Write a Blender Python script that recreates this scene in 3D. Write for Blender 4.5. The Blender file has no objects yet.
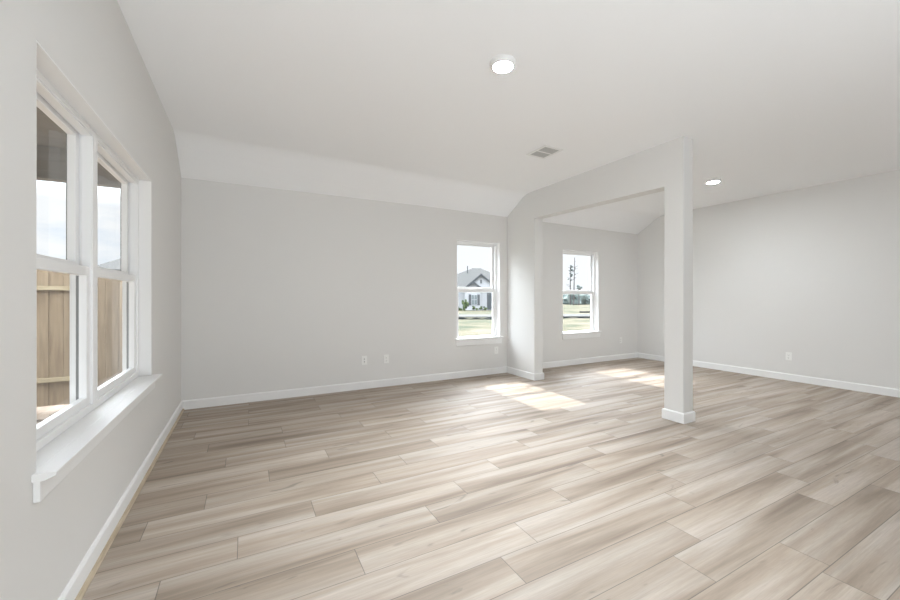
import bpy, bmesh, math, random
from mathutils import Vector, Matrix
from math import sin, cos, pi, radians

S = bpy.context.scene
C = S.collection
random.seed(7)

# ------------------------------------------------------------------ camera, world, lights, exposure
EYE = 1.2
cam_d = bpy.data.cameras.new('camera')
cam = bpy.data.objects.new('camera', cam_d); C.objects.link(cam)
cam.location = (0, 0, EYE)
cam.rotation_euler = (pi/2, 0, radians(-28.106))
cam_d.sensor_width = 36; cam_d.lens = 382.08/900*36
cam_d.shift_y = -3.33/900
cam_d.clip_end = 600
S.camera = cam

S.view_settings.view_transform = 'Standard'
S.view_settings.look = 'None'
S.view_settings.gamma = 1
S.view_settings.use_curve_mapping = False
S.view_settings.exposure = 0.36

W = bpy.data.worlds.new('sky'); S.world = W; W.use_nodes = True
nt = W.node_tree; nt.nodes.clear()
def wn(t, **k):
    n = nt.nodes.new(t)
    for a, b in k.items(): setattr(n, a, b)
    return n
def wl(a, b): nt.links.new(a, b)
def wmath(op, a, b=None, clamp=False):
    n = wn('ShaderNodeMath', operation=op, use_clamp=clamp)
    for i, v in enumerate((a, b)):
        if v is None: continue
        if isinstance(v, (int, float)): n.inputs[i].default_value = v
        else: wl(v, n.inputs[i])
    return n.outputs[0]
tc = wn('ShaderNodeTexCoord')
sep = wn('ShaderNodeSeparateXYZ'); wl(tc.outputs['Generated'], sep.inputs[0])
mp = wn('ShaderNodeMapping'); mp.inputs['Scale'].default_value = (1, 1, 3.2); wl(tc.outputs['Generated'], mp.inputs[0])
nz = wn('ShaderNodeTexNoise'); nz.inputs['Scale'].default_value = 5.5; nz.inputs['Detail'].default_value = 7; nz.inputs['Roughness'].default_value = .55
wl(mp.outputs[0], nz.inputs['Vector'])
cr = wn('ShaderNodeValToRGB'); wl(nz.outputs['Fac'], cr.inputs[0])
cr.color_ramp.elements[0].position = .36; cr.color_ramp.elements[0].color = (.60, .71, .84, 1)
cr.color_ramp.elements[1].position = .60; cr.color_ramp.elements[1].color = (.90, .92, .95, 1)
# paler towards the horizon on the sunny side
SUN_TO = Vector((.03, 1, .985)).normalized()
def lobe(v, lo, hi):
    d = wn('ShaderNodeVectorMath', operation='DOT_PRODUCT'); wl(tc.outputs['Generated'], d.inputs[0]); d.inputs[1].default_value = Vector(v).normalized()
    m = wn('ShaderNodeMapRange', interpolation_type='SMOOTHSTEP'); wl(d.outputs['Value'], m.inputs[0])
    m.inputs[1].default_value = lo; m.inputs[2].default_value = hi
    return m.outputs[0]
pale = lobe((.6, .8, 0.1), .55, .97)
mixp = wn('ShaderNodeMix', data_type='RGBA'); wl(pale, mixp.inputs['Factor']); wl(cr.outputs[0], mixp.inputs['A']); mixp.inputs['B'].default_value = (.86, .89, .94, 1)
SKY_BASE, SKY_HIGH, SKY_WEST, SKY_SUN = .98, 10.5, 3.0, 15.5
el = wn('ShaderNodeMapRange', interpolation_type='SMOOTHSTEP'); wl(sep.outputs[2], el.inputs[0])
el.inputs[1].default_value = .24; el.inputs[2].default_value = .50
hi_ = wmath('MULTIPLY', el.outputs[0], SKY_HIGH)
we_ = wmath('MULTIPLY', lobe((-.95, .14, .28), .62, .93), SKY_WEST)
up_ = wn('ShaderNodeMapRange'); wl(sep.outputs[2], up_.inputs[0]); up_.inputs[1].default_value = -.02; up_.inputs[2].default_value = .08
we_ = wmath('MULTIPLY', we_, up_.outputs[0])
su_ = wmath('MULTIPLY', lobe((.22, .88, .42), .72, .95), SKY_SUN)     # bright haze below and around the sun
el2 = wn('ShaderNodeMapRange', interpolation_type='SMOOTHSTEP'); wl(sep.outputs[2], el2.inputs[0]); el2.inputs[1].default_value = .17; el2.inputs[2].default_value = .32
su_ = wmath('MULTIPLY', su_, el2.outputs[0])
tot = wmath('ADD', wmath('ADD', wmath('ADD', hi_, we_), su_), SKY_BASE)
bg = wn('ShaderNodeBackground'); wl(mixp.outputs['Result'], bg.inputs[0]); wl(tot, bg.inputs[1])
out = wn('ShaderNodeOutputWorld'); wl(bg.outputs[0], out.inputs[0])

sun_d = bpy.data.lights.new('sun', 'SUN'); sun = bpy.data.objects.new('sun', sun_d); C.objects.link(sun)
sun_d.energy = 4.8; sun_d.angle = radians(.6); sun_d.color = (1, .96, .90)
sun.rotation_euler = SUN_TO.to_track_quat('Z', 'Y').to_euler(); sun.location = (2, 12, 12)

def area(name, loc, to, sx, sy, energy, color=(1, 1, 1)):
    d = bpy.data.lights.new(name, 'AREA'); d.shape = 'RECTANGLE'; d.size = sx; d.size_y = sy; d.energy = energy; d.color = color
    o = bpy.data.objects.new(name, d); C.objects.link(o); o.location = loc
    o.rotation_euler = (Vector(loc)-Vector(to)).to_track_quat('Z', 'Y').to_euler()
    return o
# added fill light, unseen behind the camera, aimed up to brighten the ceiling
area('rear_fill', (.7, -2.0, .3), (.85, -1.25, 2.75), 2, 1.2, 100, (.87, .94, 1))

S.cycles.max_bounces = 14; S.cycles.diffuse_bounces = 8; S.cycles.transparent_max_bounces = 16
S.cycles.sample_clamp_indirect = 8; S.cycles.use_denoising = True

# ------------------------------------------------------------------ helpers
def tag(o, label=None, cat=None, group=None, kind=None):
    if label: o['label'] = label
    if cat: o['category'] = cat
    if group: o['group'] = group
    if kind: o['kind'] = kind
    return o
def empty(name, loc=(0, 0, 0), rz=0, parent=None):
    o = bpy.data.objects.new(name, None); C.objects.link(o); o.location = loc; o.rotation_euler = (0, 0, rz); o.empty_display_size = .1
    if parent: o.parent = parent
    return o
class MB:
    def __init__(s): s.bm = bmesh.new()
    def hexa(s, v):           # 8 corners: bottom 4 (ccw), top 4
        vs = [s.bm.verts.new(p) for p in v]
        for f in ((3, 2, 1, 0), (4, 5, 6, 7), (0, 1, 5, 4), (1, 2, 6, 5), (2, 3, 7, 6), (3, 0, 4, 7)):
            s.bm.faces.new([vs[i] for i in f])
        return s
    def box(s, x0, x1, y0, y1, z0, z1):
        if x0 > x1: x0, x1 = x1, x0
        if y0 > y1: y0, y1 = y1, y0
        if z0 > z1: z0, z1 = z1, z0
        return s.hexa([(x0, y0, z0), (x1, y0, z0), (x1, y1, z0), (x0, y1, z0), (x0, y0, z1), (x1, y0, z1), (x1, y1, z1), (x0, y1, z1)])
    def prism(s, pts, a, b, f):   # pts 2D polygon, f(u,v,w)->3D, extruded w from a to b
        n = len(pts)
        A = [s.bm.verts.new(f(u, v, a)) for u, v in pts]; B = [s.bm.verts.new(f(u, v, b)) for u, v in pts]
        s.bm.faces.new(A[::-1]); s.bm.faces.new(B)
        for i in range(n): s.bm.faces.new((A[i], A[(i+1) % n], B[(i+1) % n], B[i]))
        return s
    def lathe(s, prof, n=40, o=(0, 0, 0), capt=True):
        rings = []
        for r, z in prof:
            rings.append([s.bm.verts.new((o[0]+r*cos(2*pi*i/n), o[1]+r*sin(2*pi*i/n), o[2]+z)) for i in range(n)])
        for a, b in zip(rings, rings[1:]):
            for i in range(n): s.bm.faces.new((a[i], a[(i+1) % n], b[(i+1) % n], b[i]))
        if capt: s.bm.faces.new(rings[0][::-1]); s.bm.faces.new(rings[-1])
        return s
    def tube(s, p0, p1, r0, r1, n=8):
        p0, p1 = Vector(p0), Vector(p1); q = (p1-p0).to_track_quat('Z', 'Y')
        A = [s.bm.verts.new(p0+q@Vector((r0*cos(2*pi*i/n), r0*sin(2*pi*i/n), 0))) for i in range(n)]
        B = [s.bm.verts.new(p1+q@Vector((r1*cos(2*pi*i/n), r1*sin(2*pi*i/n), 0))) for i in range(n)]
        for i in range(n): s.bm.faces.new((A[i], A[(i+1) % n], B[(i+1) % n], B[i]))
        s.bm.faces.new(A[::-1]); s.bm.faces.new(B)
        return s
    def blob(s, c, r, sq=(1, 1, 1), sub=2, jit=.15, rnd=random):
        m = bmesh.ops.create_icosphere(s.bm, subdivisions=sub, radius=1)
        for v in m['verts']:
            k = r*(1+rnd.uniform(-jit, jit))
            v.co = Vector(c)+Vector((v.co.x*k*sq[0], v.co.y*k*sq[1], v.co.z*k*sq[2]))
        return s
    def build(s, name, mat, parent=None, bevel=0, smooth=False, kind=None, seg=2):
        bmesh.ops.recalc_face_normals(s.bm, faces=s.bm.faces[:])
        me = bpy.data.meshes.new(name); s.bm.to_mesh(me); s.bm.free()
        if smooth:
            for p in me.polygons: p.use_smooth = True
        me.materials.append(mat)
        o = bpy.data.objects.new(name, me); C.objects.link(o)
        if parent: o.parent = parent
        if bevel:
            m = o.modifiers.new('bevel', 'BEVEL'); m.width = bevel; m.segments = seg; m.limit_method = 'ANGLE'
        if kind: o['kind'] = kind
        return o

def mat(name, col, rough=.5, spec=.5, metal=0):
    m = bpy.data.materials.new(name); m.use_nodes = True
    b = m.node_tree.nodes['Principled BSDF']
    b.inputs['Base Color'].default_value = (*col, 1); b.inputs['Roughness'].default_value = rough
    b.inputs['Specular IOR Level'].default_value = spec; b.inputs['Metallic'].default_value = metal
    return m
def nodes(m): return m.node_tree.nodes, m.node_tree.links, m.node_tree.nodes['Principled BSDF']
def bumpy(m, scale, strength, dist=.002, detail=3):
    n, l, b = nodes(m)
    t = n.new('ShaderNodeTexCoord'); z = n.new('ShaderNodeTexNoise'); z.inputs['Scale'].default_value = scale; z.inputs['Detail'].default_value = detail
    bp = n.new('ShaderNodeBump'); bp.inputs['Strength'].default_value = strength; bp.inputs['Distance'].default_value = dist
    l.new(t.outputs['Object'], z.inputs['Vector']); l.new(z.outputs['Fac'], bp.inputs['Height']); l.new(bp.outputs[0], b.inputs['Normal'])
    return m
def mottled(m, c0, c1, scale, lo=.35, hi=.65, detail=5, stretch=(1, 1, 1)):
    n, l, b = nodes(m)
    t = n.new('ShaderNodeTexCoord'); mp = n.new('ShaderNodeMapping'); mp.inputs['Scale'].default_value = stretch
    z = n.new('ShaderNodeTexNoise'); z.inputs['Scale'].default_value = scale; z.inputs['Detail'].default_value = detail
    r = n.new('ShaderNodeValToRGB'); r.color_ramp.elements[0].position = lo; r.color_ramp.elements[1].position = hi
    r.color_ramp.elements[0].color = (*c0, 1); r.color_ramp.elements[1].color = (*c1, 1)
    l.new(t.outputs['Object'], mp.inputs[0]); l.new(mp.outputs[0], z.inputs['Vector']); l.new(z.outputs['Fac'], r.inputs[0]); l.new(r.outputs[0], b.inputs['Base Color'])
    return m

M = {}
M['wall'] = bumpy(mat('wall_paint', (.745, .738, .722), .75, .25), 60, .10, .003)
M['ceiling'] = bumpy(mat('ceiling_paint', (.915, .92, .925), .85, .2), 70, .12, .003)
M['trim'] = mat('trim_paint', (.84, .84, .835), .55, .4)
M['vinyl'] = mat('white_vinyl', (.86, .86, .86), .35, .45)
M['plastic'] = mat('outlet_plastic', (.86, .86, .84), .3, .5)
M['slot'] = mat('dark_slot', (.05, .05, .05), .6)
M['metal'] = mat('lock_metal', (.75, .75, .74), .35, .5)
M['louvre'] = mat('louvre_shade_grey', (.50, .50, .49), .5, .3)  # shade on the vent blades put into their base colour
M['ventwhite'] = mat('vent_enamel', (.82, .82, .81), .4, .4)
M['duct'] = mat('duct_dark', (.10, .10, .10), .8)
M['shoe'] = mottled(mat('shoe_wood', (.45, .36, .25), .5), (.40, .32, .22), (.54, .45, .33), 6, stretch=(8, 1, 8))

def glass():
    m = bpy.data.materials.new('window_glass'); m.use_nodes = True
    n, l = m.node_tree.nodes, m.node_tree.links; n.clear()
    o = n.new('ShaderNodeOutputMaterial'); mx = n.new('ShaderNodeMixShader'); tr = n.new('ShaderNodeBsdfTransparent'); gl = n.new('ShaderNodeBsdfGlossy')
    tr.inputs[0].default_value = (.93, .945, .94, 1); gl.inputs['Roughness'].default_value = .02; gl.inputs[0].default_value = (1, 1, 1, 1)
    lw = n.new('ShaderNodeLayerWeight'); lw.inputs[0].default_value = .5
    pw = n.new('ShaderNodeMath'); pw.operation = 'POWER'; pw.inputs[1].default_value = 5; l.new(lw.outputs['Facing'], pw.inputs[0])
    fr = n.new('ShaderNodeMath'); fr.operation = 'MULTIPLY_ADD'; fr.inputs[1].default_value = .90; fr.inputs[2].default_value = .045; l.new(pw.outputs[0], fr.inputs[0])
    l.new(fr.outputs[0], mx.inputs[0]); l.new(tr.outputs[0], mx.inputs[1]); l.new(gl.outputs[0], mx.inputs[2]); l.new(mx.outputs[0], o.inputs[0])
    return m
M['glass'] = glass()

def emitter(name, col, st):
    m = mat(name, (.9, .9, .88), .4); b = m.node_tree.nodes['Principled BSDF']
    b.inputs['Emission Color'].default_value = (*col, 1); b.inputs['Emission Strength'].default_value = st
    return m
LAMPS = [250, 370]
BEAMS = [225, 30]
BEAM_ANGLE = [92, 150]
M['lens'] = [emitter('lamp_lens', (.91, .965, 1), e) for e in LAMPS]

# ------------------------------------------------------------------ room dimensions
XL, D, XR, XS, XP = -.604, 4.913, 6.826, 3.650, 3.806
RY = -4.0                       # rear of the room, behind the camera
YC = 4.46                       # where the flat ceiling breaks into the slope
T = .16                         # wall thickness
AR = .0126                      # the right wall runs a touch out of square
def xr(y): return XR + AR*(D-y)
def zc(x):                      # flat ceiling height
    return 2.775 + (x-XL)/(XS-XL)*(2.72-2.775) if x < XS else 2.72 + (x-XS)/(XR-XS)*(2.716-2.72)
def zp(x): return 2.462 if x < XS else 2.462 + (x-XS)/(XR-XS)*(2.436-2.462)

# ------------------------------------------------------------------ floor: planks laid along X, seams from the layout
PW, PY0, PL = .185, .704, 1.225
row_off = {0: 2.297, 1: 1.745, 2: 1.974, 3: 1.035, 4: 1.257, 5: .455, 6: .907, 7: 1.19, 8: .337, 9: .765, 10: -.208, 11: .136}
def make_floor():
    bm = bmesh.new(); uv = bm.loops.layers.uv.new('plank'); at = bm.faces.layers.float.new('seed'); at2 = bm.faces.layers.float.new('tone')
    k0 = math.floor((RY-.1-PY0)/PW); k1 = math.ceil((D+T-PY0)/PW)
    rnd = random.Random(11); last = 0
    x_end = XR+.35
    for k in range(k0, k1+1):
        off = row_off.get(k)
        if off is None:
            off = last + rnd.choice((.28, .41, .55, .68, .83))
        last = off
        y0, y1 = PY0+k*PW, PY0+(k+1)*PW
        x = off - PL*math.ceil((off-XL+T+.1)/PL)
        while x < x_end:
            xa, xb = x, x+PL
            f = bm.faces.new([bm.verts.new((px, py, 0)) for px, py in ((xa, y0), (xb, y0), (xb, y1), (xa, y1))])
            f[at] = rnd.random()*100; f[at2] = rnd.random()
            for lp, c in zip(f.loops, ((0, 0), (PL, 0), (PL, PW), (0, PW))): lp[uv].uv = c
            x += PL
    for ex, co, no in (('x', (XL-T, 0, 0), (-1, 0, 0)), ('x', (XR+T+.1, 0, 0), (1, 0, 0)), ('y', (0, D+T, 0), (0, 1, 0)), ('y', (0, RY-T, 0), (0, -1, 0))):
        bmesh.ops.bisect_plane(bm, geom=bm.verts[:]+bm.edges[:]+bm.faces[:], plane_co=co, plane_no=no, clear_outer=True)
    bmesh.ops.remove_doubles(bm, verts=bm.verts[:], dist=.0004)
    me = bpy.data.meshes.new('floor'); bm.to_mesh(me); bm.free()
    m = bpy.data.materials.new('oak_planks'); m.use_nodes = True; n, l, b = nodes(m)
    def N(t, **kw):
        o = n.new(t)
        for a, v in kw.items(): setattr(o, a, v)
        return o
    def mth(op, a, b_=None, clamp=False):
        o = N('ShaderNodeMath', operation=op, use_clamp=clamp)
        for i, v in enumerate((a, b_)):
            if v is None: continue
            if isinstance(v, (int, float)): o.inputs[i].default_value = v
            else: l.new(v, o.inputs[i])
        return o.outputs[0]
    u = N('ShaderNodeUVMap', uv_map='plank'); sp = N('ShaderNodeSeparateXYZ'); l.new(u.outputs[0], sp.inputs[0])
    sd = N('ShaderNodeAttribute', attribute_name='seed'); tn = N('ShaderNodeAttribute', attribute_name='tone')
    def coords(sx, sy, sw):
        c = N('ShaderNodeCombineXYZ'); l.new(mth('MULTIPLY', sp.outputs[0], sx), c.inputs[0]); l.new(mth('MULTIPLY', sp.outputs[1], sy), c.inputs[1]); l.new(mth('MULTIPLY', sd.outputs['Fac'], sw), c.inputs[2])
        return c.outputs[0]
    def noise(vec, sc, det, rough=.55, dist=0):
        o = N('ShaderNodeTexNoise'); l.new(vec, o.inputs['Vector']); o.inputs['Scale'].default_value = sc; o.inputs['Detail'].default_value = det; o.inputs['Roughness'].default_value = rough; o.inputs['Distortion'].default_value = dist
        return o.outputs['Fac']
    broad = noise(coords(.62, 9, 1.0), 1.0, 3, .5, .35)        # wide streaks running along the board
    fine = noise(coords(3.0, 90, 1.7), 1.0, 5, .6, .2)         # fine grain
    pores = noise(coords(14, 330, 2.3), 1.0, 2, .5)
    knot = noise(coords(3.6, 13, 3.1), 1.0, 2, .5, 1.2)
    base = N('ShaderNodeValToRGB'); l.new(broad, base.inputs[0]); e = base.color_ramp.elements
    e[0].position = .27; e[0].color = (.18, .128, .088, 1)
    e[1].position = .66; e[1].color = (.445, .382, .325, 1)
    k = base.color_ramp.elements.new(.45); k.color = (.33, .26, .196, 1)
    mx = N('ShaderNodeMix', data_type='RGBA', blend_type='MULTIPLY'); mx.inputs['Factor'].default_value = 1
    fr = N('ShaderNodeMapRange'); l.new(fine, fr.inputs[0]); fr.inputs[1].default_value = .3; fr.inputs[2].default_value = .7; fr.inputs[3].default_value = .84; fr.inputs[4].default_value = 1.08
    pr = N('ShaderNodeMapRange'); l.new(pores, pr.inputs[0]); pr.inputs[1].default_value = .3; pr.inputs[2].default_value = .7; pr.inputs[3].default_value = .93; pr.inputs[4].default_value = 1.05
    tr = N('ShaderNodeMapRange'); l.new(tn.outputs['Fac'], tr.inputs[0]); tr.inputs[3].default_value = .93; tr.inputs[4].default_value = 1.06
    kr = N('ShaderNodeMapRange', interpolation_type='SMOOTHSTEP'); l.new(knot, kr.inputs[0]); kr.inputs[1].default_value = .67; kr.inputs[2].default_value = .77; kr.inputs[3].default_value = 1; kr.inputs[4].default_value = .62
    # seams
    dx = mth('MINIMUM', sp.outputs[0], mth('SUBTRACT', PL, sp.outputs[0])); dy = mth('MINIMUM', sp.outputs[1], mth('SUBTRACT', PW, sp.outputs[1]))
    ds = mth('MINIMUM', dx, dy)
    sr = N('ShaderNodeMapRange'); l.new(ds, sr.inputs[0]); sr.inputs[1].default_value = .0008; sr.inputs[2].default_value = .0024; sr.inputs[3].default_value = .36; sr.inputs[4].default_value = 1
    f = mth('MULTIPLY', mth('MULTIPLY', fr.outputs[0], pr.outputs[0]), mth('MULTIPLY', tr.outputs[0], kr.outputs[0]))
    f = mth('MULTIPLY', f, sr.outputs[0])
    cc = N('ShaderNodeCombineColor')
    for i in range(3): l.new(f, cc.inputs[i])
    l.new(base.outputs[0], mx.inputs['A']); l.new(cc.outputs[0], mx.inputs['B']); l.new(mx.outputs['Result'], b.inputs['Base Color'])
    rr = N('ShaderNodeMapRange'); l.new(fine, rr.inputs[0]); rr.inputs[3].default_value = .64; rr.inputs[4].default_value = .74
    l.new(rr.outputs[0], b.inputs['Roughness']); b.inputs['Specular IOR Level'].default_value = 1.0; b.inputs['IOR'].default_value = 1.62
    bp = N('ShaderNodeBump'); bp.inputs['Strength'].default_value = .25; bp.inputs['Distance'].default_value = .001
    l.new(mth('ADD', mth('MULTIPLY', fine, .5), sr.outputs[0]), bp.inputs['Height']); l.new(bp.outputs[0], b.inputs['Normal'])
    me.materials.append(m)
    o = bpy.data.objects.new('floor', me); C.objects.link(o); o['kind'] = 'structure'
    sb = MB(); sb.box(XL-T, XR+T+.1, RY-T, D+T, -.3, -.004); sb.build('floor_slab', M['duct'], None, kind='structure')
make_floor()

# ------------------------------------------------------------------ walls, ceiling
WT = 2.95                                        # wall tops stop inside the ceiling slab
LW = dict(y0=1.735, y1=3.465, z0=.60, z1=2.042)  # left twin window opening
BW = [dict(x0=2.734, x1=3.515, z0=.520, z1=2.043), dict(x0=4.833, x1=5.725, z0=.507, z1=2.02)]

b = MB()
b.box(XL-T, XL, RY-T, LW['y0'], -.3, WT); b.box(XL-T, XL, LW['y1'], D+T, -.3, WT)
b.box(XL-T, XL, LW['y0'], LW['y1'], -.3, LW['z0']); b.box(XL-T, XL, LW['y0'], LW['y1'], LW['z1'], WT)
b.build('wall_left', M['wall'], kind='structure')

b = MB(); e = XR+T+.1
w1, w2 = BW
b.box(XL, w1['x0'], D, D+T, -.3, WT); b.box(w1['x1'], w2['x0'], D, D+T, -.3, WT); b.box(w2['x1'], e, D, D+T, -.3, WT)
for w in BW: b.box(w['x0'], w['x1'], D, D+T, -.3, w['z0']); b.box(w['x0'], w['x1'], D, D+T, w['z1'], WT)
b.build('wall_back', M['wall'], kind='structure')

b = MB(); b.hexa([(xr(RY-T), RY-T, -.3), (xr(RY-T)+T, RY-T, -.3), (xr(D)+T, D, -.3), (xr(D), D, -.3),
                  (xr(RY-T), RY-T, WT), (xr(RY-T)+T, RY-T, WT), (xr(D)+T, D, WT), (xr(D), D, WT)])
b.build('wall_right', M['wall'], kind='structure')
b = MB(); b.box(XL, xr(RY), RY-T, RY, -.3, WT); b.build('wall_rear', M['wall'], kind='structure')

def make_ceiling():
    bm = bmesh.new()
    xs = [XL-T, XS, XR+T+.1]
    ys = [RY-T] + [YC-.12] 
    prof = []
    def z_at(x, y):
        f = zc(max(x, XL)); s = zp(max(x, XL)); m = (f-s)/(D-YC); r = .10     # soft break
        if y <= YC-r: return f
        if y >= YC+r: return f - m*(y-YC)
        t = (y-(YC-r))/(2*r); return f - m*r*t*t
    ys = [RY-T, YC-.10] + [YC-.10+.02*i for i in range(1, 11)] + [D+T]
    low = [[bm.verts.new((x, y, z_at(x, y))) for x in xs] for y in ys]
    top = [[bm.verts.new((x, y, 3.1)) for x in xs] for y in ys]
    for i in range(len(ys)-1):
        for j in range(2):
            f = bm.faces.new((low[i][j], low[i+1][j], low[i+1][j+1], low[i][j+1]))
            bm.faces.new((top[i][j], top[i][j+1], top[i+1][j+1], top[i+1][j]))
    for i in range(len(ys)-1):
        bm.faces.new((low[i][0], top[i][0], top[i+1][0], low[i+1][0])); bm.faces.new((low[i][2], low[i+1][2], top[i+1][2], top[i][2]))
    for j in range(2):
        bm.faces.new((low[0][j], low[0][j+1], top[0][j+1], top[0][j])); bm.faces.new((low[-1][j], top[-1][j], top[-1][j+1], low[-1][j+1]))
    bmesh.ops.recalc_face_normals(bm, faces=bm.faces[:])
    me = bpy.data.meshes.new('ceiling'); bm.to_mesh(me); bm.free(); me.materials.append(M['ceiling'])
    o = bpy.data.objects.new('ceiling', me); C.objects.link(o); o['kind'] = 'structure'
make_ceiling()

# pier, header and column between the two rooms: one wall with a big opening
YE, YO, YP = 2.148, 2.337, 4.262
b = MB()
fx = lambda u, v, w: (w, u, v)
b.prism([(YP, 0), (D, 0), (D, 2.55), (YC+.15, 2.85), (YE, 2.85), (YE, 0), (YO, 0), (YO, 2.287), (YP, 2.330)], XS, XP, fx)
b.build('wall_middle', M['wall'], bevel=.006, kind='structure', seg=3)

# ------------------------------------------------------------------ baseboards
BH, BT = .098, .014
def base_profile(b, p, q, nrm):
    """a board along p->q (2D) standing off the wall by BT along nrm, eased top edge"""
    p, q, nv = Vector(p), Vector(q), Vector(nrm)
    prof = [(0, 0), (BT, 0), (BT, BH-.012), (BT-.006, BH-.003), (.004, BH), (0, BH)]
    A = [b.bm.verts.new((p.x+nv.x*d, p.y+nv.y*d, z)) for d, z in prof]; B = [b.bm.verts.new((q.x+nv.x*d, q.y+nv.y*d, z)) for d, z in prof]
    n = len(prof); b.bm.faces.new(A[::-1]); b.bm.faces.new(B)
    for i in range(n): b.bm.faces.new((A[i], A[(i+1) % n], B[(i+1) % n], B[i]))
b = MB(); base_profile(b, (XL, RY), (XL, D), (1, 0)); b.build('baseboard_left', M['trim'], kind='structure')
b = MB(); base_profile(b, (XL, D), (XS, D), (0, -1)); base_profile(b, (XP, D), (XR, D), (0, -1)); b.build('baseboard_back', M['trim'], kind='structure')
b = MB(); base_profile(b, (xr(RY), RY), (XR, D), (-1, 0)); b.build('baseboard_right', M['trim'], kind='structure')
def ring_base(name, x0, x1, y0, y1, back=True):
    b = MB(); t, h = BT, BH
    def ring(d, z): return [b.bm.verts.new(c) for c in ((x0-d, y0-d, z), (x1+d, y0-d, z), (x1+d, y1+(d if back else 0), z), (x0-d, y1+(d if back else 0), z))]
    rs = [ring(t, 0), ring(t, h-.012), ring(t-.006, h-.003), ring(.002, h)]
    for a, c in zip(rs, rs[1:]):
        for i in range(4): b.bm.faces.new((a[i], a[(i+1) % 4], c[(i+1) % 4], c[i]))
    b.bm.faces.new(rs[-1])
    b.build(name, M['trim'], kind='structure')
ring_base('baseboard_column', XS, XP, YE, YO)
ring_base('baseboard_pier', XS, XP, YP, D, back=False)
b = MB(); b.prism([(0, 0), (.016, 0), (.015, .006), (.010, .013), (.004, .016), (0, .017)], RY, D-BT, lambda u, v, w: (XL+BT+u, w, v))
b.build('trim_1', M['shoe'], kind='structure')

# ------------------------------------------------------------------ windows
def sash(parent, name, a0, a1, z0, z1, d0, d1, stile, top, bot, P, gf=.92):
    """P maps (along, depth, z) to 3D; frame of four members and one pane"""
    b = MB()
    def bx(p0, p1, q0, q1):
        pts = [P(x, y, z) for z in (q0, q1) for x, y in ((p0, d0), (p1, d0), (p1, d1), (p0, d1))]
        b.hexa(pts)
    bx(a0, a0+stile, z0, z1); bx(a1-stile, a1, z0, z1); bx(a0+stile, a1-stile, z1-top, z1); bx(a0+stile, a1-stile, z0, z0+bot)
    o = b.build(name, M['vinyl'], parent, bevel=.003)
    g = MB(); dm = d0+gf*(d1-d0)
    # a single sheet so the light crosses it once
    v = [g.bm.verts.new(P(x, dm, z)) for x, z in ((a0+stile-.004, z0+bot-.004), (a1-stile+.004, z0+bot-.004), (a1-stile+.004, z1-top+.004), (a0+stile-.004, z1-top+.004))]
    g.bm.faces.new(v); g.build('pane', M['glass'], o)
    return o
def window_unit(parent, a0, a1, z0, z1, zm, P, f0=.070, f1=.158, lip=.034, liner=None, rail=.044):
    """single-hung unit: frame ring (depth f0..f1), upper sash in the outer track, lower sash in the inner"""
    o0, o1 = liner or (a0, a1)
    b = MB()
    def bx(p0, p1, q0, q1, e0, e1):
        b.hexa([P(x, y, z) for z in (q0, q1) for x, y in ((p0, e0), (p1, e0), (p1, e1), (p0, e1))])
    for s, e in ((a0, a0+lip), (a1-lip, a1)): bx(s, e, z0, z1, f0, f1)
    bx(a0+lip, a1-lip, z1-lip, z1, f0, f1); bx(a0+lip, a1-lip, z0, z0+lip, f0, f1)
    # stops between the two tracks
    for s, e in ((a0+lip, a0+lip+.008), (a1-lip-.008, a1-lip)): bx(s, e, zm, z1-lip, f0+.004, f0+.044)
    bx(a0+lip, a1-lip, z1-lip-.010, z1-lip, f0+.004, f0+.044)
    t = .007
    lb = MB()
    for p0, p1, q0, q1 in ((o0, o0+t, z0, z1), (o1-t, o1, z0, z1), (o0+t, o1-t, z1-t, z1)):
        if p1-p0 > 1e-4: lb.hexa([P(x, y, z) for z in (q0, q1) for x, y in ((p0, .001), (p1, .001), (p1, f0+.004), (p0, f0+.004))])
    if liner: lb.build('reveal_liner', M['trim'], parent)
    else: lb.bm.free()
    fr = b.build('window_frame', M['vinyl'], parent, bevel=.003)
    up = sash(parent, 'upper_sash', a0+lip, a1-lip, zm-.006, z1-lip+.002, f0+.052, f0+.084, .044, .030, .042, P, .92)
    lo = sash(parent, 'lower_sash', a0+lip, a1-lip, z0+lip, zm+.014, f0+.012, f0+.042, .044, rail, .040, P)
    gk = MB()       # dark weather seal on the jambs just behind the lower sash, and round the outside of the upper one
    for s, e in ((a0+lip-.001, a0+lip+.002), (a1-lip-.002, a1-lip+.001)):
        gk.hexa([P(x, y, z) for z in (z0+lip, zm-.03) for x, y in ((s, f0+.053), (e, f0+.053), (e, f0+.064), (s, f0+.064))])
    gk.build('weather_seal', M['slot'], parent)
    gk = MB()
    for s, e in ((a0+.012, a0+lip+.030), (a1-lip-.030, a1-.012)):
        gk.hexa([P(x, y, z) for z in (zm, z1-lip) for x, y in ((s, f1-.001), (e, f1-.001), (e, f1+.003), (s, f1+.003))])
    gk.build('outer_stop', M['slot'], parent)
    return fr

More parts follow.
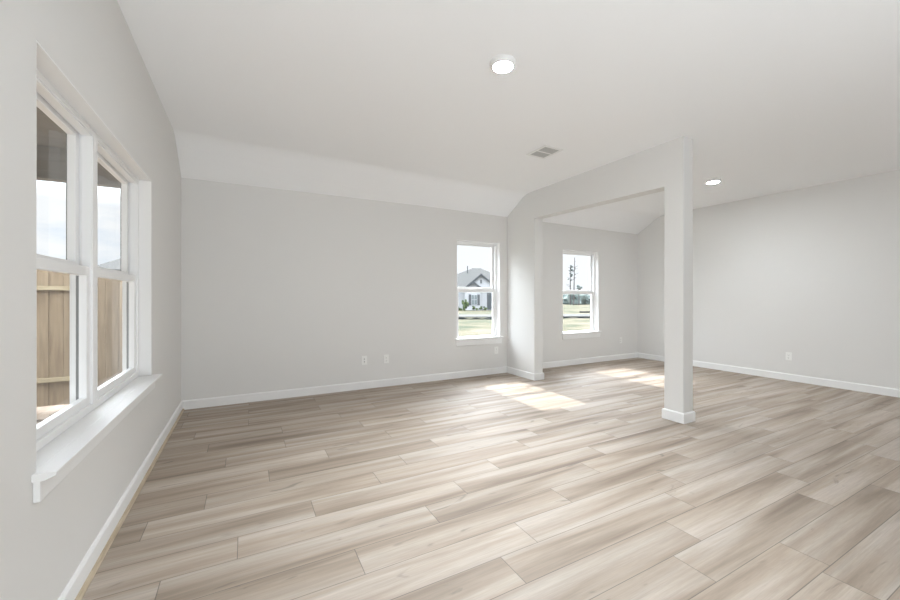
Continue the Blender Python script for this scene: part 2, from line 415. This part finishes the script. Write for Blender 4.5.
# left twin window
MULL = 2.56
PL_ = lambda a, d, z: (XL-d, a, z)
wA = empty('window_1', (0, 0, 0)); wA['kind'] = 'structure'
tag(wA, 'twin white sash window with a wooden sill in the left wall', 'window')
window_unit(wA, LW['y0'], MULL, .632, LW['z1'], 1.334, PL_, liner=(LW['y0'], LW['y1']))
window_unit(wA, MULL, LW['y1'], .632, LW['z1'], 1.334, PL_)
b = MB()      # stool with horns past the opening
b.box(XL-.088, XL, LW['y0'], LW['y1'], .606, .630)
b.prism([(0, .606), (.030, .606), (.059, .618), (.060, .628), (.058, .630), (0, .630)], 1.702, 3.497, lambda u, v, w: (XL+u, w, v))
b.build('sill', M['trim'], wA, bevel=.002)
b = MB()      # apron with mitred returns
b.prism([(1.712, .606), (3.49, .606), (3.485, .535), (1.712, .535)], 0, .018, lambda u, v, w: (XL+w, u, v)); b.build('apron', M['trim'], wA, bevel=.003)

PB_ = lambda a, d, z: (a, D+d, z)
for i, (w, zs) in enumerate(zip(BW, (.580, .567))):
    o = empty('window_%d' % (i+2)); o['kind'] = 'structure'
    tag(o, ['single white sash window in the back wall looking out at a grey roofed house', 'single white sash window seen through the opening beside the column'][i], 'window')
    zm = (zs+w['z1'])/2+(.0 if i == 0 else -.005)
    window_unit(o, w['x0'], w['x1'], zs-.055, w['z1'], zm, PB_, liner=(w['x0'], w['x1']), rail=.058)
    b = MB(); x0, x1 = w['x0'], w['x1']
    b.prism([(x0, .0695), (x1, .0695), (x1, 0), (x1+.045, 0), (x1+.045, -.030), (x0-.03, -.030), (x0-.03, 0), (x0, 0)], zs-.022, zs, lambda u, v, q: (u, D+v, q))
    b.build('sill', M['trim'], o, bevel=.004)
    b = MB(); b.prism([(x0-.02, zs-.022), (x1+.035, zs-.022), (x1+.018, zs-.108), (x0-.008, zs-.108)], 0, .016, lambda u, v, q: (u, D-q, v)); b.build('apron', M['trim'], o, bevel=.003)

# ------------------------------------------------------------------ ceiling lights
def ceiling_light(x, y, label, lm, beam, ang):
    o = empty('ceiling_light', (x, y, zc(x))); o.rotation_euler.y = .0129 if x < XS else 0; tag(o, label, 'ceiling light', 'round disc lights on the ceiling')
    b = MB(); b.lathe([(.086, 0.0), (.086, -.006), (.081, -.020), (.074, -.030), (.069, -.0325), (.0655, -.031), (.0655, -.020), (.0655, 0.0)], 56, capt=False)
    b.build('trim_ring', M['ventwhite'], o, smooth=True)
    b = MB(); b.lathe([(.0654, -.029), (.040, -.0297), (.001, -.030)], 48, capt=True); b.build('lens', lm, o, smooth=True)
    ld = bpy.data.lights.new('downlight', 'SPOT'); ld.energy = beam; ld.spot_size = radians(ang); ld.spot_blend = 1; ld.shadow_soft_size = .06; ld.color = (.89, .955, 1)
    lo = bpy.data.objects.new('downlight', ld); C.objects.link(lo); lo.parent = o; lo.location = (0, 0, -.085)
    return o
ceiling_light(1.500, 2.064, 'round white disc ceiling light, larger in view, near the air vent in the main room', M['lens'][0], BEAMS[0], BEAM_ANGLE[0])
ceiling_light(5.368, 2.775, 'round white disc ceiling light beyond the square column in the side room', M['lens'][1], BEAMS[1], BEAM_ANGLE[1])

# ceiling air vent
vx0, vx1, vy0, vy1 = 2.689, 2.879, 2.975, 3.212
vz = zc((vx0+vx1)/2)
v = empty('air_vent', ((vx0+vx1)/2, (vy0+vy1)/2, vz-.001)); v.rotation_euler.y = .0129; tag(v, 'white rectangular ceiling air vent with two banks of shade-grey louvres', 'air vent')
hx, hy, fw = (vx1-vx0)/2, (vy1-vy0)/2, .030
b = MB()
for x0, x1, y0, y1 in ((-hx-fw, hx+fw, -hy-fw, -hy), (-hx-fw, hx+fw, hy, hy+fw), (-hx-fw, -hx, -hy, hy), (hx, hx+fw, -hy, hy), (-hx, hx, -.008, .008)):
    b.box(x0, x1, y0, y1, -.008, .0)
b.build('vent_frame', M['ventwhite'], v, bevel=.002)
b = MB()
b.box(-hx, hx, -hy, hy, -.0005, .001); b.build('duct_backing', M['duct'], v)
for s in (-1, 1):
    for i in range(11):
        x = -hx+.009+i*(2*hx-.018)/10
        b = MB(); ya, yb = (-hy, -.008) if s < 0 else (.008, hy)
        t = .006
        b.hexa([(x+t-.0015, ya, -.0085), (x+t, ya, -.0075), (x+t, yb, -.0075), (x+t-.0015, yb, -.0085), (x-t, ya, -.002), (x-t+.0015, ya, -.001), (x-t+.0015, yb, -.001), (x-t, yb, -.002)])
        b.build('louvre', M['louvre'], v)

# ------------------------------------------------------------------ outlets
def outlet(loc, rz, label, jack=False):
    o = empty('data_plate' if jack else 'power_outlet', loc, rz); tag(o, label, 'wall plate' if jack else 'power outlet', 'white wall plates near the floor')
    b = MB(); b.prism([(-.035, -.057), (.035, -.057), (.035, .057), (-.035, .057)], 0, .006, lambda u, v, w: (u, -w, v)); b.build('cover_plate', M['plastic'], o, bevel=.0035)
    if jack:
        for z in (-.018, .018):
            b = MB(); b.box(-.010, .010, -.009, -.004, z-.010, z+.010); j = b.build('jack', M['plastic'], o, bevel=.001)
            b = MB(); b.box(-.006, .006, -.0096, -.008, z-.006, z+.004); b.build('port', M['slot'], j)
    else:
        for z in (-.0195, .0195):
            b = MB(); b.prism([(-.017, -.010), (-.010, -.0145), (.010, -.0145), (.017, -.010), (.017, .010), (.010, .0145), (-.010, .0145), (-.017, .010)], .004, .0085, lambda u, v, w: (u, -w, v+z)); j = b.build('socket', M['plastic'], o, bevel=.001)
            b = MB(); b.box(-.0075, -.0055, -.0092, -.008, z-.002, z+.007); b.box(.0055, .0075, -.0092, -.008, z-.001, z+.006); b.box(-.0022, .0022, -.0092, -.008, z-.010, z-.0055); b.build('slots', M['slot'], j)
    for z in ((-.042, .042) if jack else (0,)):
        b = MB(); b.prism([(.003*cos(a*pi/5), z+.003*sin(a*pi/5)) for a in range(10)], .0055, .0075, lambda u, v, w: (u, -w, v)); b.build('screw', M['metal'], o)
    return o
outlet((1.358, D, .372), 0, 'white data plate on the back wall, left of the two plates side by side', jack=True)
outlet((1.656, D, .366), 0, 'white power outlet on the back wall, right of the two plates side by side')
outlet((3.44, D, .366), 0, 'white power outlet below the window with the house view, by the wall corner')
outlet((6.325, D, .366), 0, 'white power outlet on the far wall right of the window beyond the opening')
outlet((xr(2.54), 2.54, .346), -pi/2, 'white power outlet low on the right hand wall above the baseboard')

# ------------------------------------------------------------------ outside materials
M['soil'] = bumpy(mottled(mat('soil', (.12, .09, .07), .95, .1), (.075, .055, .042), (.20, .155, .115), 3.5, .3, .7, 9), 9, .6, .03, 6)
M['lawn'] = mat('dry_grass', (.2, .2, .1), .95, .05)
def lawn_mat():
    m = M['lawn']; n, l, b = nodes(m)
    t = n.new('ShaderNodeTexCoord'); z = n.new('ShaderNodeTexNoise'); z.inputs['Scale'].default_value = .30; z.inputs['Detail'].default_value = 8; z.inputs['Roughness'].default_value = .72
    r = n.new('ShaderNodeValToRGB'); l.new(t.outputs['Object'], z.inputs['Vector']); l.new(z.outputs['Fac'], r.inputs[0]); l.new(r.outputs[0], b.inputs['Base Color'])
    e = r.color_ramp.elements; e[0].position = .41; e[0].color = (.024, .030, .018, 1); e[1].position = .60; e[1].color = (.078, .068, .050, 1)
    k = e.new(.50); k.color = (.052, .048, .030, 1)
lawn_mat()
M['concrete'] = mottled(mat('road_concrete', (.05, .05, .047), .9, .05), (.044, .044, .042), (.058, .057, .054), 1.2)
M['silt'] = mat('silt_fabric', (.012, .014, .014), .8, .1)
def board_mat():
    m = mat('cedar_boards', (.2, .15, .1), .8, .15); n, l, b = nodes(m)
    t = n.new('ShaderNodeTexCoord'); sp = n.new('ShaderNodeSeparateXYZ'); l.new(t.outputs['Object'], sp.inputs[0])
    fl = n.new('ShaderNodeMath'); fl.operation = 'DIVIDE'; l.new(sp.outputs[0], fl.inputs[0]); fl.inputs[1].default_value = .142
    f2 = n.new('ShaderNodeMath'); f2.operation = 'FLOOR'; l.new(fl.outputs[0], f2.inputs[0])
    wv = n.new('ShaderNodeTexWhiteNoise'); wv.noise_dimensions = '1D'; l.new(f2.outputs[0], wv.inputs['W'])
    mp = n.new('ShaderNodeMapping'); mp.inputs['Scale'].default_value = (14, 6, 1.4); l.new(t.outputs['Object'], mp.inputs[0])
    z = n.new('ShaderNodeTexNoise'); z.inputs['Scale'].default_value = 1.8; z.inputs['Detail'].default_value = 6; l.new(mp.outputs[0], z.inputs['Vector'])
    r = n.new('ShaderNodeValToRGB'); e = r.color_ramp.elements; e[0].position = .30; e[0].color = (.110, .075, .045, 1); e[1].position = .68; e[1].color = (.205, .155, .100, 1); l.new(z.outputs['Fac'], r.inputs[0])
    mr = n.new('ShaderNodeMapRange'); l.new(wv.outputs['Value'], mr.inputs[0]); mr.inputs[3].default_value = .74; mr.inputs[4].default_value = 1.12
    mx = n.new('ShaderNodeMix'); mx.data_type = 'RGBA'; mx.blend_type = 'MULTIPLY'; mx.inputs['Factor'].default_value = 1; cc = n.new('ShaderNodeCombineColor')
    for i in range(3): l.new(mr.outputs[0], cc.inputs[i])
    l.new(r.outputs[0], mx.inputs['A']); l.new(cc.outputs[0], mx.inputs['B']); l.new(mx.outputs['Result'], b.inputs['Base Color'])
    return m
M['board'] = board_mat()
M['rail'] = mottled(mat('rail_wood', (.25, .2, .12), .8, .15), (.19, .15, .09), (.26, .215, .14), 5, stretch=(1, 8, 8))
M['porch'] = mottled(mat('porch_stain', (.1, .085, .07), .8, .15), (.105, .090, .070), (.150, .128, .100), 4, stretch=(1, 12, 12))
M['siding'] = mat('white_siding', (.255, .258, .265), .8, .1)
M['shingle'] = mottled(mat('grey_shingles', (.1, .105, .11), .9, .1), (.038, .038, .037), (.060, .060, .058), 14, stretch=(1, 1, 3))
M['fascia'] = mat('charcoal_trim', (.042, .046, .050), .7, .2)
M['darkglass'] = mat('house_glass', (.10, .115, .12), .2, .5)
M['bark'] = mottled(mat('bark', (.05, .045, .04), .9, .1), (.03, .028, .028), (.075, .07, .068), 6)
M['leaf'] = mottled(mat('foliage', (.05, .07, .03), .9, .1), (.020, .032, .018), (.065, .085, .035), 3, .4, .62)
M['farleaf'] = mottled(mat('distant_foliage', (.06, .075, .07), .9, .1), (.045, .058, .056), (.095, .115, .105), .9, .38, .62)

# ------------------------------------------------------------------ ground outside
def heightmap(name, xs, ys, fz, m, kind='structure'):
    b = MB()
    g = [[b.bm.verts.new((x, y, fz(x, y))) for x in xs] for y in ys]
    for i in range(len(ys)-1):
        for j in range(len(xs)-1): b.bm.faces.new((g[i][j], g[i][j+1], g[i+1][j+1], g[i+1][j]))
    o = b.build(name, m, None, smooth=True, kind=kind)
    return o
def gz(y): return -.40 - .35*max(0, min(1, (y-8)/40))
lin = lambda a, b_, n: [a+(b_-a)*i/n for i in range(n+1)]
from mathutils import noise as mnoise
heightmap('ground', lin(-90, 220, 60), [-60, -30, -10, 0] + lin(5, 60, 44) + lin(65, 300, 20), lambda x, y: gz(y)+.05*mnoise.noise(Vector((x*.3, y*.3, 0))), M['lawn'])
heightmap('yard_ground', lin(-9, XL-T, 60), lin(-2, 9, 70), lambda x, y: -.30+.05*mnoise.noise(Vector((x*1.1, y*1.1, 3)))+.03*mnoise.noise(Vector((x*4, y*4, 1))), M['soil'])

# side-yard fence, square to the house wall
FY, FZ0, FZ1 = 6.9, -.235, 1.55
f = empty('wooden_fence', (-3.4, FY, FZ0)); tag(f, 'tan wooden plank fence standing on bare soil outside the left window', 'fence')
b = MB(); x = -6.4
while x < XL-T-.15:
    t = random.uniform(-.004, .006); z = random.uniform(-.01, .01)
    b.box(x+.0002+3.4, x+.1418+3.4, .0+t, .017+t, z, FZ1-FZ0+z); x += .142
b.build('board_panel', M['board'], f, bevel=.004)
for z in (.345, 1.548):
    b = MB(); b.box(-6.4+3.4, -1.86+3.4, -.040, -.003, z-.03, z+.025); b.build('rail', M['rail'], f, bevel=.003)
for x in (-6.3, -4.2):
    b = MB(); b.box(x+3.4-.045, x+3.4+.045, .019, .11, -.1, FZ1-FZ0-.03); b.build('post', M['rail'], f, bevel=.003)
# clods heaped along the foot of the fence
b = MB(); rc = random.Random(5)
for i in range(46):
    b.blob((rc.uniform(-4.2, -1.3), FY-.12-abs(rc.gauss(0, .45)), -.29), rc.uniform(.015, .06), (1, 1, .6), 1, .25, rc)
tag(b.build('soil_clods', M['soil'], None), 'loose brown clods of soil scattered in front of the wooden fence', 'soil clods', None, 'stuff')

# roof edge over the yard: patio cover of this house
p = empty('patio_cover', (XL-T, 3.0, 2.2)); tag(p, 'dark brown covered patio roof with a deep beam outside the left window', 'patio cover')
PB = 4.55
b = MB(); b.box(-3.6, -.02, PB-3.0, PB-3.0+.10, .02, .42); b.build('beam', M['porch'], p, bevel=.004)
b = MB(); b.box(-3.6, -.02, -.8-3.0, PB-3.0, .30, .38); b.build('ceiling_boards', M['porch'], p)  # near end, out of view, lengthened to shade the window jambs
b = MB(); b.box(-3.75, -.0, -.9-3.0, PB-3.0+.35, .42, .52); b.build('roof_deck', M['shingle'], p)
for yy in (1.8, 3.1):
    b = MB(); b.box(-3.55, -.02, yy-3.0, yy-3.0+.05, .21, .30); b.build('rafter', M['porch'], p)
# eaves over the back windows
b = MB(); b.box(XL-T-.05, XR+.8, D+T, D+T+.32, 2.50, 2.62); b.build('trim_2', M['trim'], kind='structure')

# ------------------------------------------------------------------ street, silt fences
CT = radians(28.106)
FWD, RGT = Vector((sin(CT), cos(CT), 0)), Vector((cos(CT), -sin(CT), 0))
def site(r, d, z=None):       # plan point: r metres to the right of, d metres along the view axis of the lot
    q = FWD*d + RGT*r; q.z = gz(q.y) if z is None else z
    return q
b = MB(); ps = []
n_ = 30
for i in range(n_):
    r0, r1 = -12+i*2.2, -12+(i+1)*2.2
    v4 = [site(r, d) for r, d in ((r0, 32.5), (r1, 32.5), (r1, 37.5), (r0, 37.5))]
    top = [b.bm.verts.new((q.x, q.y, q.z+.075)) for q in v4]; b.bm.faces.new(top)
    bot = [b.bm.verts.new((q.x, q.y, q.z-.15)) for q in v4]
    b.bm.faces.new((top[0], bot[0], bot[1], top[1])); b.bm.faces.new((top[2], bot[2], bot[3], top[3]))
b.build('street', M['concrete'], kind='structure')
rs = random.Random(3)
def silt(name, pts, h, label):
    b = MB()
    hs = [rs.uniform(*h) for _ in pts]
    for (p0, p1), h0, h1 in zip(zip(pts, pts[1:]), hs, hs[1:]):
        dirv = (p1-p0); dirv.z = 0; nn = Vector((-dirv.y, dirv.x, 0)).normalized()*.05
        b.hexa([p0-nn+Vector((0, 0, -.1)), p1-nn+Vector((0, 0, -.1)), p1+nn+Vector((0, 0, -.1)), p0+nn+Vector((0, 0, -.1)),
                p0-nn*.4+Vector((0, 0, h0)), p1-nn*.4+Vector((0, 0, h1)), p1+nn*.4+Vector((0, 0, h1)), p0+nn*.4+Vector((0, 0, h0))])
    tag(b.build(name, M['silt'], None), label, 'silt fence', 'black silt fences in the field')
silt('silt_fence', [site(-6+i*.5, 29.6+.25*sin(i*.45)+.5*cos(i*.19)+.12*rs.random()) for i in range(60)], (.06, .17), 'long low black silt fence along the near edge of the pale street')
silt('silt_fence', [site(14.3+i*.5, 42.2-.14*i) for i in range(18)], (.12, .24), 'short black silt fence in the grass beyond the pale street')

# ------------------------------------------------------------------ house across the street
def house():
    d0 = 55.0; k = d0/382.08
    o = empty('house', site((474-450)*k, d0, 0), -CT); zf = lambda v: EYE+(296.67-v)*k
    tag(o, 'white single storey house with grey hipped roof and twin gables across the street', 'house')
    G, EV = -.75, 2.45
    P = lambda u, v, w: (u, w, v)
    b = MB(); b.box(-7.6, 7.6, 1.0, 11, G-.2, EV); b.build('wall', M['siding'], o)
    b = MB()
    e = [b.bm.verts.new(c) for c in ((-8, .6, EV), (8, .6, EV), (8, 11.4, EV), (-8, 11.4, EV))]
    r0, r1 = b.bm.verts.new((.2, 6, 5.75)), b.bm.verts.new((1.4, 6, 5.75))
    for fc in ((e[0], e[1], r1, r0), (e[1], e[2], r1), (e[2], e[3], r0, r1), (e[3], e[0], r0), (e[0], e[3], e[2], e[1])): b.bm.faces.new(fc)
    b.build('roof', M['shingle'], o)
    def gable(xc, apex, half, eave, y0, name):
        sl = (apex-eave)/half
        b = MB(); b.prism([(xc-half+.25, G), (xc+half-.25, G), (xc+half-.25, eave+.25*sl-.12), (xc, apex-.12), (xc-half+.25, eave+.25*sl-.12)], y0, 3.0, P); b.build(name+'_wall', M['siding'], o)
        b = MB()
        for s in (-1, 1):
            b.prism([(xc, apex), (xc+s*half, eave), (xc+s*half, eave+.06), (xc, apex+.08)], y0-.2, 5.0, P)
        b.build(name+'_roof', M['shingle'], o)
        b = MB()
        for s in (-1, 1):
            b.prism([(xc, apex-.26), (xc+s*half, eave-.26), (xc+s*half, eave+.05), (xc, apex+.06)], y0-.26, y0-.2, P)
        b.build(name+'_fascia', M['fascia'], o)
    gable(1.0, 4.45, 2.45, 2.42, -.2, 'gable')
    gable(-.2, 3.35, 1.35, 2.36, -.7, 'porch_gable')
    b = MB(); b.box(.88, 1.10, -.26, -.2, 3.10, 3.62); b.build('gable_vent', M['fascia'], o)
    f = MB(); f.box(-.42, .40, -.78, -.70, .05, 1.50); fr = f.build('window', M['siding'], o)
    f = MB()
    for x in (-.38, .02):
        for z in (.10, .80): f.box(x, x+.34, -.80, -.77, z, z+.64)
    f.build('pane', M['darkglass'], fr)
    for x in (-.80, .44):
        f = MB(); f.box(x, x+.34, -.77, -.70, .0, 1.52); f.build('shutter', M['fascia'], o)
    f = MB(); f.box(1.85, 2.45, -.28, -.2, -.6, 1.75); f.build('front_door', M['fascia'], o)
    f = MB(); f.box(2.62, 2.82, -1.0, -.8, -.75, 1.95); f.build('porch_post', M['siding'], o)
    f = MB(); f.tube((-.72, 4.6, 4.6), (-.72, 4.6, 6.0), .07, .07); f.build('vent_pipe', M['fascia'], o)
    return o
house()
k55 = 55/382.08
def shrub(name, r, d, h, w, label, n=9, m='leaf', cat='shrub', group=None):
    q = site(r, d); o = empty(name, q); tag(o, label, cat, group)
    rr = random.Random(int(r*100+d))
    b = MB()
    for i in range(n):
        t = rr.random(); b.blob((rr.uniform(-.5, .5)*w*(1-.5*t), rr.uniform(-.5, .5)*w, h*(.22+.66*t)), h*.20*(1.2-.5*t), (w/h*1.2, w/h*1.2, 1), 2, .3, rr)
    b.build('foliage', M[m], o)
    b = MB(); b.tube((0, 0, -.1), (0, 0, h*.5), .04, .02); b.build('stem', M['bark'], o)
shrub('sapling', (465.2-450)*52/382, 52, 1.75, .7, 'small green sapling in front of the white house', cat='tree')
for i, (u, lab) in enumerate(((458.5, 'low green shrub at the left end of the white house'), (474.5, 'low green shrub below the shuttered window of the white house'), (482.5, 'low green shrub between shuttered window and front door'))):
    shrub('shrub', (u-450)*53.2/382, 53.2, .62, .9, lab, 6, group='shrubs along the front of the white house')

# ------------------------------------------------------------------ far field: trees
def tall_tree(u, d, h, label, tufts, lean=0):
    q = site((u-450)/382.08*d, d); o = empty('pine_tree', q); tag(o, label, 'tree', 'tall bare trees at the far field edge')
    b = MB(); b.tube((0, 0, -.3), (lean, 0, h), .17, .07, 10)
    rr = random.Random(int(u))
    b.build('trunk', M['bark'], o)
    for i in range(14):
        z = h*rr.uniform(.35, .93); a = rr.uniform(0, 2*pi); L = rr.uniform(.4, 1.1)
        bb = MB(); bb.tube((lean*z/h, 0, z), (lean*z/h+cos(a)*L, sin(a)*L, z+.35*L), .05, .02, 6); bb.build('branch', M['bark'], o)
    if tufts:
        b = MB()
        for i in range(tufts):
            z = h*rr.uniform(.62, 1.0); b.blob((lean+rr.uniform(-.6, .6), rr.uniform(-.6, .6), z), rr.uniform(.16, .36), (1, 1, .9), 1, .35, rr)
        b.build('needles', M['farleaf'], o)
tall_tree(570.3, 92, 9.6, 'tall thin tree with a tuft of needles in front of the distant woods', 12)
tall_tree(573.6, 90, 11.2, 'tallest bare leaning trunk beside the tufted tree in the field', 0, lean=.35)
tall_tree(579.0, 91, 4.6, 'short dark snag standing right of the tall bare trunk', 5)
b = MB(); rt = random.Random(21)
for i in range(110):
    u = rt.uniform(535, 640); d = rt.uniform(96, 112); q = site((u-450)/382.08*d, d)
    h = rt.uniform(1.0, 2.3)*(1.0 + .25*sin(u*.21))
    b.blob((q.x, q.y, q.z+h*.5), h*.75, (1.3, 1.3, 1), 2, .28, rt)
tag(b.build('treeline', M['farleaf'], None), 'grey green strip of distant woods beyond the open field', 'woods', None, 'stuff')

# neighbour behind the fence
def neighbour():
    o = empty('house', (-3.0, 26, -.50)); tag(o, 'grey shingled roof of a house rising behind the wooden fence', 'house')
    b = MB(); b.box(-3.6, 6, 0, 9, 0, 3.1); b.build('wall', M['siding'], o)
    b = MB(); e = [b.bm.verts.new(c) for c in ((-4.1, -.5, 3.1), (6.5, -.5, 3.1), (6.5, 9.5, 3.1), (-4.1, 9.5, 3.1))]
    r0, r1 = b.bm.verts.new((.9, 4.5, 6.1)), b.bm.verts.new((1.5, 4.5, 6.1))
    for fc in ((e[0], e[1], r1, r0), (e[1], e[2], r1), (e[2], e[3], r0, r1), (e[3], e[0], r0), (e[0], e[3], e[2], e[1])): b.bm.faces.new(fc)
    b.build('roof', M['shingle'], o)
neighbour()
